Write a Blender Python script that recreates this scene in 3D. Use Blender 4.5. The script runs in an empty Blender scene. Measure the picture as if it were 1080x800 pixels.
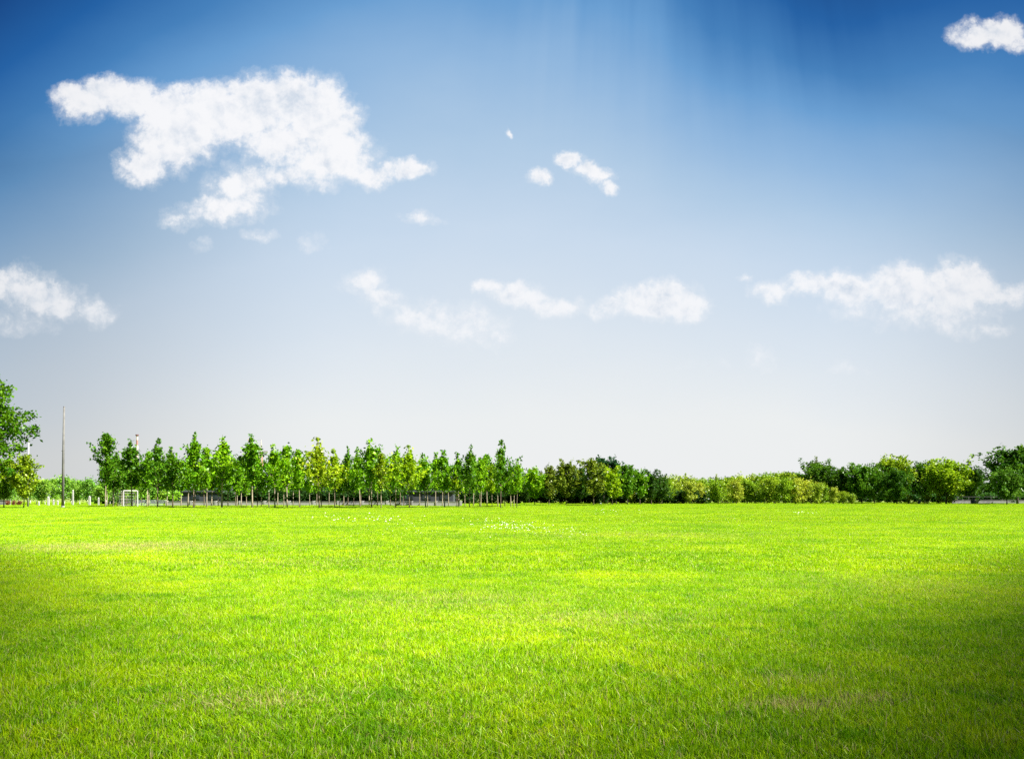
import bpy, bmesh, math, random
import numpy as np
from mathutils import Vector, Matrix

# ------------------------------------------------------------------ camera
F = 935.0            # focal length in photo pixels (photo 1080 px wide)
HX, HY = 540.0, 524.0
CAM_H = 1.6
scene = bpy.context.scene
col = scene.collection
cd = bpy.data.cameras.new("camera")
cam = bpy.data.objects.new("camera", cd)
col.objects.link(cam)
cam.location = (0, 0, CAM_H)
cam.rotation_euler = (math.radians(90), 0, 0)
cd.sensor_fit = 'HORIZONTAL'
cd.sensor_width = 36
cd.lens = 36 * F / 1080
cd.shift_y = (HY - 400) / 1080
cd.clip_start = 0.1
cd.clip_end = 20000
scene.camera = cam

# ------------------------------------------------------------------ exposure
EXP = 1.72
vs = scene.view_settings
vs.view_transform = 'Standard'
vs.look = 'None'
vs.exposure = EXP
vs.gamma = 1
vs.use_curve_mapping = False
scene.cycles.max_bounces = 6
scene.cycles.diffuse_bounces = 3
scene.cycles.transmission_bounces = 4
scene.cycles.transparent_max_bounces = 8
scene.cycles.volume_bounces = 0
scene.cycles.use_denoising = False
scene.cycles.caustics_reflective = False
scene.cycles.caustics_refractive = False

# ------------------------------------------------------------------ sun
SUN_EL, SUN_AZ = 48.0, 112.0         # azimuth clockwise from the view direction (+Y)
sd = bpy.data.lights.new("sun", 'SUN')
sd.energy = 5.0
sd.angle = math.radians(0.5)
sd.color = (1.0, 0.95, 0.86)
sun = bpy.data.objects.new("sun", sd)
col.objects.link(sun)
e, a = math.radians(SUN_EL), math.radians(SUN_AZ)
SUN_DIR = Vector((math.sin(a) * math.cos(e), math.cos(a) * math.cos(e), math.sin(e)))
sun.rotation_euler = SUN_DIR.to_track_quat('Z', 'Y').to_euler()
sun.location = SUN_DIR * 60

# ------------------------------------------------------------------ node helper
class NT:
    def __init__(s, nt):
        s.nt = nt
    def n(s, t, **kw):
        nd = s.nt.nodes.new(t)
        for k, v in kw.items():
            setattr(nd, k, v)
        return nd
    def put(s, sock, v):
        if isinstance(v, bpy.types.NodeSocket):
            s.nt.links.new(v, sock)
        elif v is not None:
            sock.default_value = v
    def m(s, op, a, b=None, c=None, clamp=False):
        nd = s.n('ShaderNodeMath', operation=op, use_clamp=clamp)
        for i, v in enumerate((a, b, c)):
            s.put(nd.inputs[i], v)
        return nd.outputs[0]
    def vm(s, op, a, b=None, c=None, out=0):
        nd = s.n('ShaderNodeVectorMath', operation=op)
        for i, v in enumerate((a, b, c)):
            s.put(nd.inputs[i], v)
        return nd.outputs[out]
    def noise(s, vec, scale, detail=4, rough=.5, dist=0, color=False, dim='3D'):
        nd = s.n('ShaderNodeTexNoise', noise_dimensions=dim)
        s.put(nd.inputs['Vector'], vec)
        s.put(nd.inputs['Scale'], scale)
        s.put(nd.inputs['Detail'], detail)
        s.put(nd.inputs['Roughness'], rough)
        s.put(nd.inputs['Distortion'], dist)
        return nd.outputs[1 if color else 0]
    def mix(s, f, a, b):
        nd = s.n('ShaderNodeMix', data_type='RGBA')
        s.put(nd.inputs[0], f)
        s.put(nd.inputs[6], a)
        s.put(nd.inputs[7], b)
        return nd.outputs[2]
    def ramp(s, f, stops, interp='LINEAR'):
        nd = s.n('ShaderNodeValToRGB')
        cr = nd.color_ramp
        cr.interpolation = interp
        while len(cr.elements) < len(stops):
            cr.elements.new(0.5)
        for el, (p, c) in zip(cr.elements, stops):
            el.position = p
            el.color = (*c, 1)
        s.put(nd.inputs[0], f)
        return nd.outputs[0]
    def smooth(s, x, lo, hi, a=0.0, b=1.0):
        nd = s.n('ShaderNodeMapRange', interpolation_type='SMOOTHSTEP')
        for i, v in enumerate((x, lo, hi, a, b)):
            s.put(nd.inputs[i], v)
        return nd.outputs[0]

def lin(r, g, b):
    f = lambda c: (c / 255 / 12.92) if c / 255 <= .04045 else ((c / 255 + .055) / 1.055) ** 2.4
    return (f(r), f(g), f(b))

# ------------------------------------------------------------------ world: sky and clouds
world = bpy.data.worlds.new("World")
scene.world = world
world.use_nodes = True
world.node_tree.nodes.clear()
W = NT(world.node_tree)
sky = W.n('ShaderNodeTexSky', sky_type='NISHITA')
sky.sun_disc = False
sky.sun_elevation = math.radians(SUN_EL)
sky.sun_rotation = math.radians(SUN_AZ)
sky.altitude = 50
sky.air_density = 1.3
sky.dust_density = 3.0
sky.ozone_density = 2.0
tc = W.n('ShaderNodeTexCoord')
D = tc.outputs['Generated']
sep = W.n('ShaderNodeSeparateXYZ')
W.put(sep.inputs[0], D)
dx, dy, dz = sep.outputs
ysafe = W.m('MAXIMUM', dy, 0.15)
u = W.m('DIVIDE', dx, ysafe)
v = W.m('DIVIDE', dz, ysafe)
comb = W.n('ShaderNodeCombineXYZ')
W.put(comb.inputs[0], u)
W.put(comb.inputs[1], v)
uv = comb.outputs[0]
# clear-sky colour: pale haze low down, deep blue higher, corner darkening painted in at the sides
uc = W.m('MINIMUM', W.m('ABSOLUTE', W.m('ADD', u, -0.02)), 0.7)
vc = W.m('MINIMUM', W.m('MAXIMUM', v, 0.0), 1.4)
side = W.m('MULTIPLY', W.m('POWER', uc, 2.2), W.m('MULTIPLY_ADD', vc, 1.2, 0.17))
side = W.m('MULTIPLY', side, W.smooth(u, -0.2, 0.3, 1.0, 0.55))
par = W.m('ADD', vc, side)
# darker blue lobe high right of centre
g1 = W.vm('MULTIPLY_ADD', uv, (1 / .16, 1 / .26, 0), (-.36 / .16, -.66 / .26, 0))
g1 = W.m('EXPONENT', W.m('MULTIPLY', W.vm('DOT_PRODUCT', g1, g1, out=1), -1.0))
par = W.m('MULTIPLY_ADD', g1, 0.17, par)
g2 = W.vm('MULTIPLY_ADD', uv, (1 / .26, 1 / .18, 0), (.14 / .26, -.50 / .18, 0))
g2 = W.m('EXPONENT', W.m('MULTIPLY', W.vm('DOT_PRODUCT', g2, g2, out=1), -1.0))
par = W.m('MULTIPLY_ADD', g2, -0.050, par)
# faint rays fanning down from a point high up right
ru = W.m('ADD', u, -0.14)
rv = W.m('ADD', v, -1.9)
ang = W.m('DIVIDE', ru, W.m('MINIMUM', rv, -0.3))
cr_ = W.n('ShaderNodeCombineXYZ')
W.put(cr_.inputs[0], ang)
W.put(cr_.inputs[1], W.m('MULTIPLY', v, 0.05))
rays = W.noise(cr_.outputs[0], 13, 4, .62)
raymask = W.m('MULTIPLY', W.smooth(v, 0.28, 0.62), W.m('MULTIPLY', W.smooth(u, -0.12, 0.1), W.smooth(u, 0.5, 0.3)))
par = W.m('ADD', par, W.m('MULTIPLY', W.m('MULTIPLY', W.m('ADD', rays, -0.5), 0.20), raymask))
# soft veils
veil = W.noise(W.vm('MULTIPLY', uv, (1.2, 2.4, 1)), 3.2, 5, .55)
par = W.m('MULTIPLY_ADD', W.m('ADD', veil, -0.5), -0.06, par)
K = 10 / (2 ** EXP)
def wc(r, g, b, k=1.0):
    return tuple(x * K * k for x in lin(r, g, b))
base = W.ramp(W.m('DIVIDE', par, 1.0), [
    (0.00, lin(241, 242, 243)), (0.09, lin(237, 240, 241)), (0.18, lin(222, 231, 240)),
    (0.29, lin(202, 219, 237)), (0.37, lin(176, 203, 229)), (0.45, lin(146, 184, 222)),
    (0.54, lin(106, 159, 210)), (0.62, lin(66, 127, 187)), (0.72, lin(24, 93, 162)),
    (0.84, lin(0, 62, 128)), (1.0, lin(0, 50, 112))])
# the sides of the haze band are a little greyer than its middle
sidek = W.smooth(W.m('ABSOLUTE', W.m('ADD', u, -0.08)), 0.25, 0.66, 1.0, 0.74)
sidek = W.m('MAXIMUM', sidek, W.smooth(v, 0.12, 0.5, 0.0, 1.0))
base = W.vm('MULTIPLY', base, sidek)
base = W.vm('SCALE', base, None)
base.node.inputs[3].default_value = K
nish = W.vm('SCALE', sky.outputs[0], None)
nish.node.inputs[3].default_value = 0.6
skycol = W.mix(0.035, base, nish)
# cumulus clouds: soft lobes broken up by noise (positions as directions)
BL = [  # px, py, rx, ry, strength
 (85,108,30,20,.9),(112,98,34,20,1),(142,106,34,22,1),(172,118,34,24,1),(152,172,30,19,.9),(170,150,34,28,.95),(192,158,30,20,.8),
 (198,128,38,32,1),(232,122,40,32,1),(268,116,44,34,1),(304,108,42,28,1),(334,126,44,40,1),(364,128,18,24,.8),
 (352,162,46,30,1),(388,182,32,14,.85),(300,148,46,26,.9),(254,196,36,26,.82),(236,220,46,18,.78),(198,228,28,10,.58),
 (300,184,40,16,.68),(334,196,28,12,.52),(428,176,26,10,.8),(446,229,20,8,.6),(272,252,19,8,.5),(327,252,16,10,.42),(213,256,10,7,.35),
 (14,304,44,24,.8),(52,318,40,20,.8),(92,325,27,15,.65),(20,342,36,14,.45),
 (385,296,26,17,.72),(408,316,32,14,.62),(446,332,46,17,.64),(488,346,46,18,.62),(520,360,28,10,.5),
 (514,303,16,11,.8),(546,313,30,14,.8),(584,323,38,10,.7),(628,327,17,6,.45),
 (652,320,20,11,.7),(692,314,42,19,.95),(722,322,24,16,.85),
 (600,167,18,10,.95),(624,181,22,11,1),(645,195,12,9,.8),(568,192,11,10,.7),(537,143,5,6,.6),
 (1046,36,40,16,.95),(1018,40,15,12,.7),(1072,46,22,12,.8),
 (787,293,10,6,.55),(816,310,24,13,.7),(852,300,26,15,.8),(892,302,44,18,.85),(950,304,52,24,.9),(1012,302,44,25,.95),
 (1060,308,40,16,.75),(985,326,66,20,.7),(1038,346,30,9,.5),(905,322,40,12,.4),
 (800,380,22,13,.42),(893,386,24,9,.36),(760,388,40,8,.18),
]
n1 = W.noise(uv, 11, 3, .55, color=True)
n2 = W.noise(uv, 42, 4, .62, color=True)
off = W.vm('MULTIPLY_ADD', W.vm('SUBTRACT', n1, (.5, .5, .5)), (.050, .036, 0),
           W.vm('MULTIPLY', W.vm('SUBTRACT', n2, (.5, .5, .5)), (.030, .026, 0)))
pd = W.vm('ADD', uv, off)
def field(p):
    cur = None
    for (x, y, rx, ry, s) in BL:
        cu, cv, iu, iv = (x - HX) / F, (HY - y) / F, F / (rx * 1.12), F / (ry * 1.15)
        q = W.vm('MULTIPLY_ADD', p, (iu, iv, 0), (-cu * iu, -cv * iv, 0))
        d2 = W.vm('DOT_PRODUCT', q, q, out=1)
        b = W.m('MULTIPLY_ADD', d2, -s * .75, s)
        cur = b if cur is None else W.m('SMOOTH_MAX', cur, b, 0.10)
    return cur
fld = field(pd)
fine = W.noise(uv, 85, 9, .72)
vor = W.n('ShaderNodeTexVoronoi', voronoi_dimensions='2D', feature='SMOOTH_F1')
W.put(vor.inputs['Vector'], W.vm('ADD', uv, W.vm('MULTIPLY', n2, (.02, .02, 0))))
vor.inputs['Scale'].default_value = 34
vor.inputs['Detail'].default_value = 3
vor.inputs['Roughness'].default_value = .55
vor.inputs['Lacunarity'].default_value = 2.2
vor.inputs['Smoothness'].default_value = .35
bil = vor.outputs['Distance']
vor2 = W.n('ShaderNodeTexVoronoi', voronoi_dimensions='2D', feature='SMOOTH_F1')
W.put(vor2.inputs['Vector'], W.vm('ADD', W.vm('ADD', uv, (.0045, .0075, 0)), W.vm('MULTIPLY', n2, (.02, .02, 0))))
for nm in ('Scale', 'Detail', 'Roughness', 'Lacunarity', 'Smoothness'):
    vor2.inputs[nm].default_value = vor.inputs[nm].default_value
bil2 = vor2.outputs['Distance']
mid = W.noise(uv, 26, 7, .6)
dens = W.m('ADD', W.m('MULTIPLY_ADD', fld, 1.4, -.12), W.m('ADD', W.m('MULTIPLY', W.m('ADD', fine, -0.5), 1.05), W.m('MULTIPLY', W.m('ADD', mid, -0.5), .65)))
dens = W.m('ADD', dens, W.m('MULTIPLY', W.m('SUBTRACT', 0.75, bil), .36))
alpha = W.m('MAXIMUM', W.smooth(dens, 0.14, 0.98), W.smooth(dens, -0.12, 0.70, 0.0, 0.36))
front = W.smooth(dy, 0.3, 0.5)
alpha = W.m('MULTIPLY', W.m('MULTIPLY', alpha, 0.96), front)
# brightness of the clouds: relief towards the sun and greyer thick undersides
uvs = W.vm('ADD', uv, (0.010, 0.016, 0))
rel = W.m('SUBTRACT', mid, W.noise(uvs, 26, 7, .6))
thick = W.smooth(dens, 0.6, 1.9)
lowd = W.smooth(W.noise(W.vm('MULTIPLY', uv, (1, 1.5, 0)), 9, 4, .5), .36, .70)
cb = W.m('ADD', W.m('MULTIPLY_ADD', rel, 0.22, 0.985), W.m('MULTIPLY', W.m('MULTIPLY', thick, lowd), -0.24))
cb = W.m('ADD', cb, W.m('MULTIPLY', W.m('SUBTRACT', bil2, bil), .09))
cb = W.m('MINIMUM', W.m('MAXIMUM', cb, 0.74), 1.0)
sk2 = W.smooth(W.m('ABSOLUTE', u), 0.35, 0.62, 1.0, 0.93)
ccol = W.vm('MULTIPLY', W.vm('MULTIPLY', W.mix(W.smooth(cb, .8, 1.0), (*lin(203, 215, 230), 1), (*lin(250, 250, 252), 1)), sk2), (K, K, K))
# low clouds sink into the haze
lowf = W.smooth(v, 0.08, 0.30, 0.55, 1.0)
alpha = W.m('MULTIPLY', alpha, lowf)
fin = W.mix(alpha, skycol, ccol)
bg = W.n('ShaderNodeBackground')
W.put(bg.inputs[0], fin)
bg.inputs[1].default_value = 0.1
wo = W.n('ShaderNodeOutputWorld')
W.nt.links.new(bg.outputs[0], wo.inputs[0])
world.cycles.sampling_method = 'MANUAL'
world.cycles.sample_map_resolution = 256

# ------------------------------------------------------------------ mesh helpers
def X(px, d):
    return (px - HX) / F * d
def Zp(py, d):
    return CAM_H + (HY - py) / F * d

def mesh_from(name, verts, tris, col_attr=None, mat=None, smooth=False, quads=False):
    me = bpy.data.meshes.new(name)
    verts = np.asarray(verts, dtype=np.float32)
    tris = np.asarray(tris, dtype=np.int32)
    k = tris.shape[1]
    me.vertices.add(len(verts))
    me.vertices.foreach_set('co', verts.ravel())
    me.loops.add(tris.size)
    me.loops.foreach_set('vertex_index', tris.ravel())
    me.polygons.add(len(tris))
    me.polygons.foreach_set('loop_start', np.arange(0, tris.size, k, dtype=np.int32))
    if col_attr is not None:
        at = me.attributes.new('c', 'FLOAT_COLOR', 'POINT')
        at.data.foreach_set('color', np.asarray(col_attr, dtype=np.float32).ravel())
    if smooth:
        me.polygons.foreach_set('use_smooth', np.ones(len(tris), dtype=bool))
    me.update(calc_edges=True)
    me.validate()
    if mat:
        me.materials.append(mat)
    return me

class MB:
    """collects boxes, tubes and bars into one mesh"""
    def __init__(s):
        s.v, s.f = [], []
    def box(s, c, size, rz=0.0):
        b = len(s.v)
        M = Matrix.Rotation(rz, 3, 'Z')
        for i in range(8):
            p = Vector(((i & 1) - .5, ((i >> 1) & 1) - .5, ((i >> 2) & 1) - .5))
            s.v.append(Vector(c) + M @ Vector((p.x * size[0], p.y * size[1], p.z * size[2])))
        for q in ((0, 2, 3, 1), (4, 5, 7, 6), (0, 1, 5, 4), (2, 6, 7, 3), (0, 4, 6, 2), (1, 3, 7, 5)):
            s.f.append([b + k for k in q])
        return s
    def tube(s, pts, rads, n=7, cap=True):
        rings = []
        pts = [Vector(p) for p in pts]
        for i, p in enumerate(pts):
            t = (pts[min(i + 1, len(pts) - 1)] - pts[max(i - 1, 0)]).normalized()
            a = t.cross(Vector((0.13, 0.97, 0.2)))
            a.normalize()
            b = t.cross(a)
            st = len(s.v)
            for k in range(n):
                w = 2 * math.pi * k / n
                s.v.append(p + (a * math.cos(w) + b * math.sin(w)) * rads[i])
            rings.append(st)
        for i in range(len(rings) - 1):
            for k in range(n):
                k2 = (k + 1) % n
                s.f.append([rings[i] + k, rings[i] + k2, rings[i + 1] + k2, rings[i + 1] + k])
        if cap:
            s.f.append([rings[0] + k for k in range(n)][::-1])
            s.f.append([rings[-1] + k for k in range(n)])
        return s
    def mesh(s, name, mat, smooth=False):
        me = bpy.data.meshes.new(name)
        me.from_pydata([tuple(p) for p in s.v], [], s.f)
        if smooth:
            me.polygons.foreach_set('use_smooth', np.ones(len(me.polygons), dtype=bool))
        me.materials.append(mat)
        me.update()
        return me

def link(name, me, parent=None, loc=(0, 0, 0), label=None):
    o = bpy.data.objects.new(name, me)
    col.objects.link(o)
    o.location = loc
    if parent:
        o.parent = parent
    if label:
        o['label'] = label
    return o
def thing(name, label, cat, loc=(0, 0, 0), rz=0.0, scale=(1, 1, 1), group=None):
    o = bpy.data.objects.new(name, None)
    col.objects.link(o)
    o.empty_display_size = .3
    o.location = loc
    o.rotation_euler = (0, 0, rz)
    o.scale = scale
    o['label'] = label
    o['category'] = cat
    if group:
        o['group'] = group
    return o

# ------------------------------------------------------------------ materials
def new_mat(name):
    m = bpy.data.materials.new(name)
    m.use_nodes = True
    m.node_tree.nodes.clear()
    return m, NT(m.node_tree)

def plain(name, rgb, rough=.7, var=.25, scale=3.0, metal=0.0, rgb2=None):
    m, N = new_mat(name)
    p = N.n('ShaderNodeBsdfPrincipled')
    t = N.n('ShaderNodeTexCoord')
    f = N.noise(t.outputs['Object'], scale, 6, .6)
    c2 = rgb2 or tuple(x * (1 - var) for x in rgb)
    N.put(p.inputs['Base Color'], N.mix(N.smooth(f, .35, .65), (*rgb, 1), (*c2, 1)))
    p.inputs['Roughness'].default_value = rough
    p.inputs['Metallic'].default_value = metal
    o = N.n('ShaderNodeOutputMaterial')
    N.nt.links.new(p.outputs[0], o.inputs[0])
    return m

def field_masks(N, pos):
    """shared large-scale colour variation of the meadow (by place on the ground)"""
    pf = N.vm('MULTIPLY', pos, (1, 1, 0))
    big = N.noise(pf, .16, 4, .55)
    med = N.noise(N.vm('ADD', pf, (31, 7, 0)), .75, 4, .6)
    sm = N.noise(N.vm('ADD', pf, (5, 71, 0)), 3.2, 3, .6)
    dry = None
    for (cx, cy, rx, ry, s) in [(-12.3, 28, 3.6, 2.6, .8), (2.15, 6.65, .42, .20, 1.0), (2.75, 6.9, .30, .16, .8), (2.5, 7.7, .4, .3, .4), (6.9, 15.5, 1.8, 2.2, .22),
                                (-.9, 13.5, 1.6, 1.1, .35), (1.0, 11.5, 1.2, .7, .4), (-2.0, 6.9, .5, .3, .6), (5.4, 36, 5, 3, .25), (-5.6, 21, 2.5, 1.4, .2)]:
        q = N.vm('MULTIPLY_ADD', pf, (1 / rx, 1 / ry, 0), (-cx / rx, -cy / ry, 0))
        b = N.m('MULTIPLY', N.m('EXPONENT', N.m('MULTIPLY', N.vm('DOT_PRODUCT', q, q, out=1), -1.0)), s)
        dry = b if dry is None else N.m('MAXIMUM', dry, b)
    return big, med, sm, dry

def grass_material():
    m, N = new_mat('grass_blades')
    g = N.n('ShaderNodeNewGeometry')
    at = N.n('ShaderNodeAttribute', attribute_name='c')
    s = N.n('ShaderNodeSeparateColor')
    N.put(s.inputs[0], at.outputs['Color'])
    rnd, tip, r2 = s.outputs
    big, med, sm, dry = field_masks(N, g.outputs['Position'])
    # green to yellow-green
    t = N.m('ADD', N.m('MULTIPLY', rnd, .42), N.m('ADD', N.m('MULTIPLY', N.m('ADD', big, -.43), .85), N.m('MULTIPLY', N.m('ADD', med, -.5), .75)))
    t = N.m('ADD', t, N.m('MULTIPLY', N.m('ADD', sm, -.5), .5))
    clover = N.smooth(N.noise(N.vm('ADD', g.outputs['Position'], (91, 3, 0)), 1.15, 5, .65), .56, .66)
    t = N.m('MULTIPLY_ADD', clover, -.30, t)
    c = N.ramp(t, [(0.0, (.16, .40, .002)), (.28, (.35, .60, .002)), (.6, (.58, .72, .003)), (1.0, (.72, .74, .008))])
    c = N.vm('MULTIPLY', c, N.m('MULTIPLY_ADD', N.m('FRACT', N.m('MULTIPLY', rnd, 17.3)), .55, .80))
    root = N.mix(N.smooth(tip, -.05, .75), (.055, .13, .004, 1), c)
    # straw blades
    thr = N.m('ADD', N.m('MULTIPLY_ADD', dry, -.60, .905), N.m('MULTIPLY', N.m('ADD', sm, -.5), -.18))
    st = N.smooth(r2, thr, N.m('ADD', thr, .03))
    straw = N.mix(rnd, (.44, .35, .10, 1), (.66, .62, .28, 1))
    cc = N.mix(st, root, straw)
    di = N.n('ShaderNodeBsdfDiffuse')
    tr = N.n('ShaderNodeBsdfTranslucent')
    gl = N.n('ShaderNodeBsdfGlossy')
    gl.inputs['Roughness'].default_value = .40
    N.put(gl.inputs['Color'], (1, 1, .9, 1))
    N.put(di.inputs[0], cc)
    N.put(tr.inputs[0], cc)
    mx = N.n('ShaderNodeMixShader')
    mx.inputs[0].default_value = .42
    N.nt.links.new(di.outputs[0], mx.inputs[1])
    N.nt.links.new(tr.outputs[0], mx.inputs[2])
    mg = N.n('ShaderNodeMixShader')
    mg.inputs[0].default_value = .013
    N.nt.links.new(mx.outputs[0], mg.inputs[1])
    N.nt.links.new(gl.outputs[0], mg.inputs[2])
    o = N.n('ShaderNodeOutputMaterial')
    N.nt.links.new(mg.outputs[0], o.inputs[0])
    return m

def ground_material():
    m, N = new_mat('meadow_soil')
    g = N.n('ShaderNodeNewGeometry')
    big, med, sm, dry = field_masks(N, g.outputs['Position'])
    f = N.noise(g.outputs['Position'], 30, 4, .6)
    c = N.mix(big, (.13, .27, .006, 1), (.22, .32, .008, 1))
    c = N.mix(N.smooth(f, .4, .65), c, (.12, .10, .04, 1))
    c = N.mix(N.m('MULTIPLY', dry, .7), c, (.30, .24, .12, 1))
    p = N.n('ShaderNodeBsdfPrincipled')
    p.inputs['Roughness'].default_value = .95
    N.put(p.inputs['Base Color'], c)
    b = N.n('ShaderNodeBump')
    b.inputs['Strength'].default_value = .6
    b.inputs['Distance'].default_value = .05
    N.put(b.inputs['Height'], f)
    N.nt.links.new(b.outputs[0], p.inputs['Normal'])
    o = N.n('ShaderNodeOutputMaterial')
    N.nt.links.new(p.outputs[0], o.inputs[0])
    return m

def leaf_material():
    m, N = new_mat('leaves')
    at = N.n('ShaderNodeAttribute', attribute_name='c')
    s = N.n('ShaderNodeSeparateColor')
    N.put(s.inputs[0], at.outputs['Color'])
    oi = N.n('ShaderNodeObjectInfo')
    hs = N.n('ShaderNodeHueSaturation')
    N.put(hs.inputs['Color'], oi.outputs['Color'])
    N.put(hs.inputs['Hue'], N.m('MULTIPLY_ADD', s.outputs[0], -.045, .5300))
    N.put(hs.inputs['Value'], N.m('MULTIPLY_ADD', s.outputs[1], 1.2, .45))
    c = hs.outputs[0]
    di = N.n('ShaderNodeBsdfDiffuse')
    tr = N.n('ShaderNodeBsdfTranslucent')
    gl = N.n('ShaderNodeBsdfGlossy')
    gl.inputs['Roughness'].default_value = .35
    N.put(di.inputs[0], c)
    N.put(tr.inputs[0], N.vm('MULTIPLY', c, (1.15, 1.1, .6)))
    mx = N.n('ShaderNodeMixShader')
    mx.inputs[0].default_value = .35
    N.nt.links.new(di.outputs[0], mx.inputs[1])
    N.nt.links.new(tr.outputs[0], mx.inputs[2])
    mg = N.n('ShaderNodeMixShader')
    mg.inputs[0].default_value = .012
    N.nt.links.new(mx.outputs[0], mg.inputs[1])
    N.nt.links.new(gl.outputs[0], mg.inputs[2])
    o = N.n('ShaderNodeOutputMaterial')
    N.nt.links.new(mg.outputs[0], o.inputs[0])
    return m

M_grass = grass_material()
M_ground = ground_material()
M_leaf = leaf_material()
M_bark_pale = plain('pale_bark', (.40, .34, .25), .85, scale=1.5, rgb2=(.20, .16, .11))
M_bark_dark = plain('dark_bark', (.07, .055, .04), .9, scale=2, rgb2=(.035, .03, .025))
M_bark_mid = plain('brown_bark', (.20, .15, .10), .9, scale=2, rgb2=(.09, .07, .05))
M_bark_white = plain('whitewashed_bark', (.80, .79, .74), .8, scale=1.2, rgb2=(.60, .58, .52))
M_white = plain('white_paint', (.42, .42, .41), .5, scale=.6, var=.12)
M_wall_white = plain('white_render', (.34, .34, .33), .8, scale=.5, var=.2)
M_rail = plain('grey_blue_railing_paint', (.42, .46, .52), .5, scale=.7)
M_conc = plain('weathered_concrete', (.15, .15, .145), .85, scale=1.3, var=.3)
M_darkc = plain('dark_galvanised_metal', (.14, .14, .14), .5, scale=2)
M_stone = plain('grey_stone', (.30, .30, .30), .9, scale=.8, var=.35)
M_slate = plain('slate_cladding', (.045, .05, .065), .6, scale=.4, var=.4)
M_glass = plain('dark_glass', (.03, .04, .05), .1, scale=.4)
M_roofg = plain('grey_roof_sheet', (.09, .10, .12), .6, scale=.4)
M_red = plain('hazed_red_paint', (.34, .17, .14), .7, scale=.1, var=.15)  # red paled for distance, the haze is put into the colour
M_pink = plain('hazed_white_band_paint', (.62, .55, .52), .7, scale=.1, var=.15)  # band white with distance haze mixed into the colour
M_dkred = plain('sooty_red_paint', (.12, .035, .03), .7, scale=.1)
M_orange = plain('orange_crane_paint', (.75, .36, .18), .6, scale=.1, var=.1)
M_flower = plain('white_petals', (.85, .85, .78), .7, scale=8, var=.05)
M_stem = plain('flower_stems', (.12, .28, .04), .7, scale=8)

# ------------------------------------------------------------------ ground
def gz(x, y):
    """gentle lie of the land"""
    y = np.asarray(y, dtype=float)
    x = np.asarray(x, dtype=float)
    w = np.clip((y - 15) / 60, 0, 1)
    return w * (.07 * np.sin(x * .045 + 1.0) * np.sin(y * .035) + .05 * np.sin(x * .11 + y * .07))

def make_ground():
    xs = np.concatenate([[-6000, -2500, -1000, -500], np.linspace(-300, 300, 151), [500, 1000, 2500, 6000]])
    ys = np.concatenate([[-3000, -500, -100, -30], np.linspace(0, 400, 101), [600, 1200, 3000, 9000]])
    gx, gy = np.meshgrid(xs, ys)
    inner = (np.abs(gx) <= 300) & (gy >= 0) & (gy <= 400)
    z = np.where(inner, gz(gx, gy), 0)
    vv = np.stack([gx, gy, z], -1).reshape(-1, 3)
    nx = len(xs)
    q = []
    for j in range(len(ys) - 1):
        for i in range(nx - 1):
            a0 = j * nx + i
            q.append((a0, a0 + 1, a0 + nx + 1, a0 + nx))
    me = mesh_from('ground', vv, q, mat=M_ground, smooth=True)
    o = link('ground', me)
    o['kind'] = 'structure'
    return o
make_ground()

# ------------------------------------------------------------------ added clouds out of view, shaped to shade the near field corners
def shade_cloud(label, gx_, gy_, la, sa, ang, alt, thick, dens, seed):
    m, N = new_mat('shade_cloud_vapour')
    vol = N.n('ShaderNodeVolumePrincipled')
    vol.inputs['Density'].default_value = dens
    vol.inputs['Color'].default_value = (1, 1, 1, 1)
    o_ = N.n('ShaderNodeOutputMaterial')
    N.nt.links.new(vol.outputs[0], o_.inputs['Volume'])
    m.cycles.homogeneous_volume = True
    rs = np.random.default_rng(seed)
    nu, nv = 40, 20
    ph = rs.uniform(0, 6.28, 6)
    vv, ff = [], []
    for j in range(nv + 1):
        th = math.pi * j / nv
        for i in range(nu):
            w = 2 * math.pi * i / nu
            k = 1 + .03 * math.sin(3 * w + ph[0]) + .025 * math.sin(7 * w + ph[1] + 2 * th) + .03 * math.sin(5 * th + ph[2] + 4 * w) + .02 * math.sin(13 * w + ph[3])
            x, y, z = math.sin(th) * math.cos(w) * la * k, math.sin(th) * math.sin(w) * sa * k, math.cos(th) ** 3 * thick * .5 * k
            vv.append((x, y, z if z > 0 else z * .6))
    for j in range(nv):
        for i in range(nu):
            i2 = (i + 1) % nu
            ff.append((j * nu + i, (j + 1) * nu + i, (j + 1) * nu + i2, j * nu + i2))
    me = mesh_from('shade_cloud', vv, ff, mat=m, smooth=True)
    bm = bmesh.new()
    bm.from_mesh(me)
    bmesh.ops.remove_doubles(bm, verts=bm.verts, dist=.01)
    if bm.calc_volume(signed=True) < 0:
        bmesh.ops.reverse_faces(bm, faces=bm.faces)
    bm.to_mesh(me)
    bm.free()
    o = link('shade_cloud', me)
    o.location = Vector((gx_, gy_, 0)) + SUN_DIR * (alt / SUN_DIR.z)
    o.rotation_euler = (0, 0, ang)
    o['label'], o['category'], o['group'] = label, 'shade_cloud', 'added clouds outside the frame that shade the field'
    o['kind'] = 'stuff'
shade_cloud('added unseen cloud overhead that shades the near left corner of the field', -14.6, 1.2, 50, 16, math.atan2(.837, -.547), 330, 22, .26, 1)
shade_cloud('added unseen cloud overhead that shades the near right corner of the field', 14.6, -1.6, 48, 17, math.atan2(.866, .5), 330, 20, .22, 2)

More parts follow.
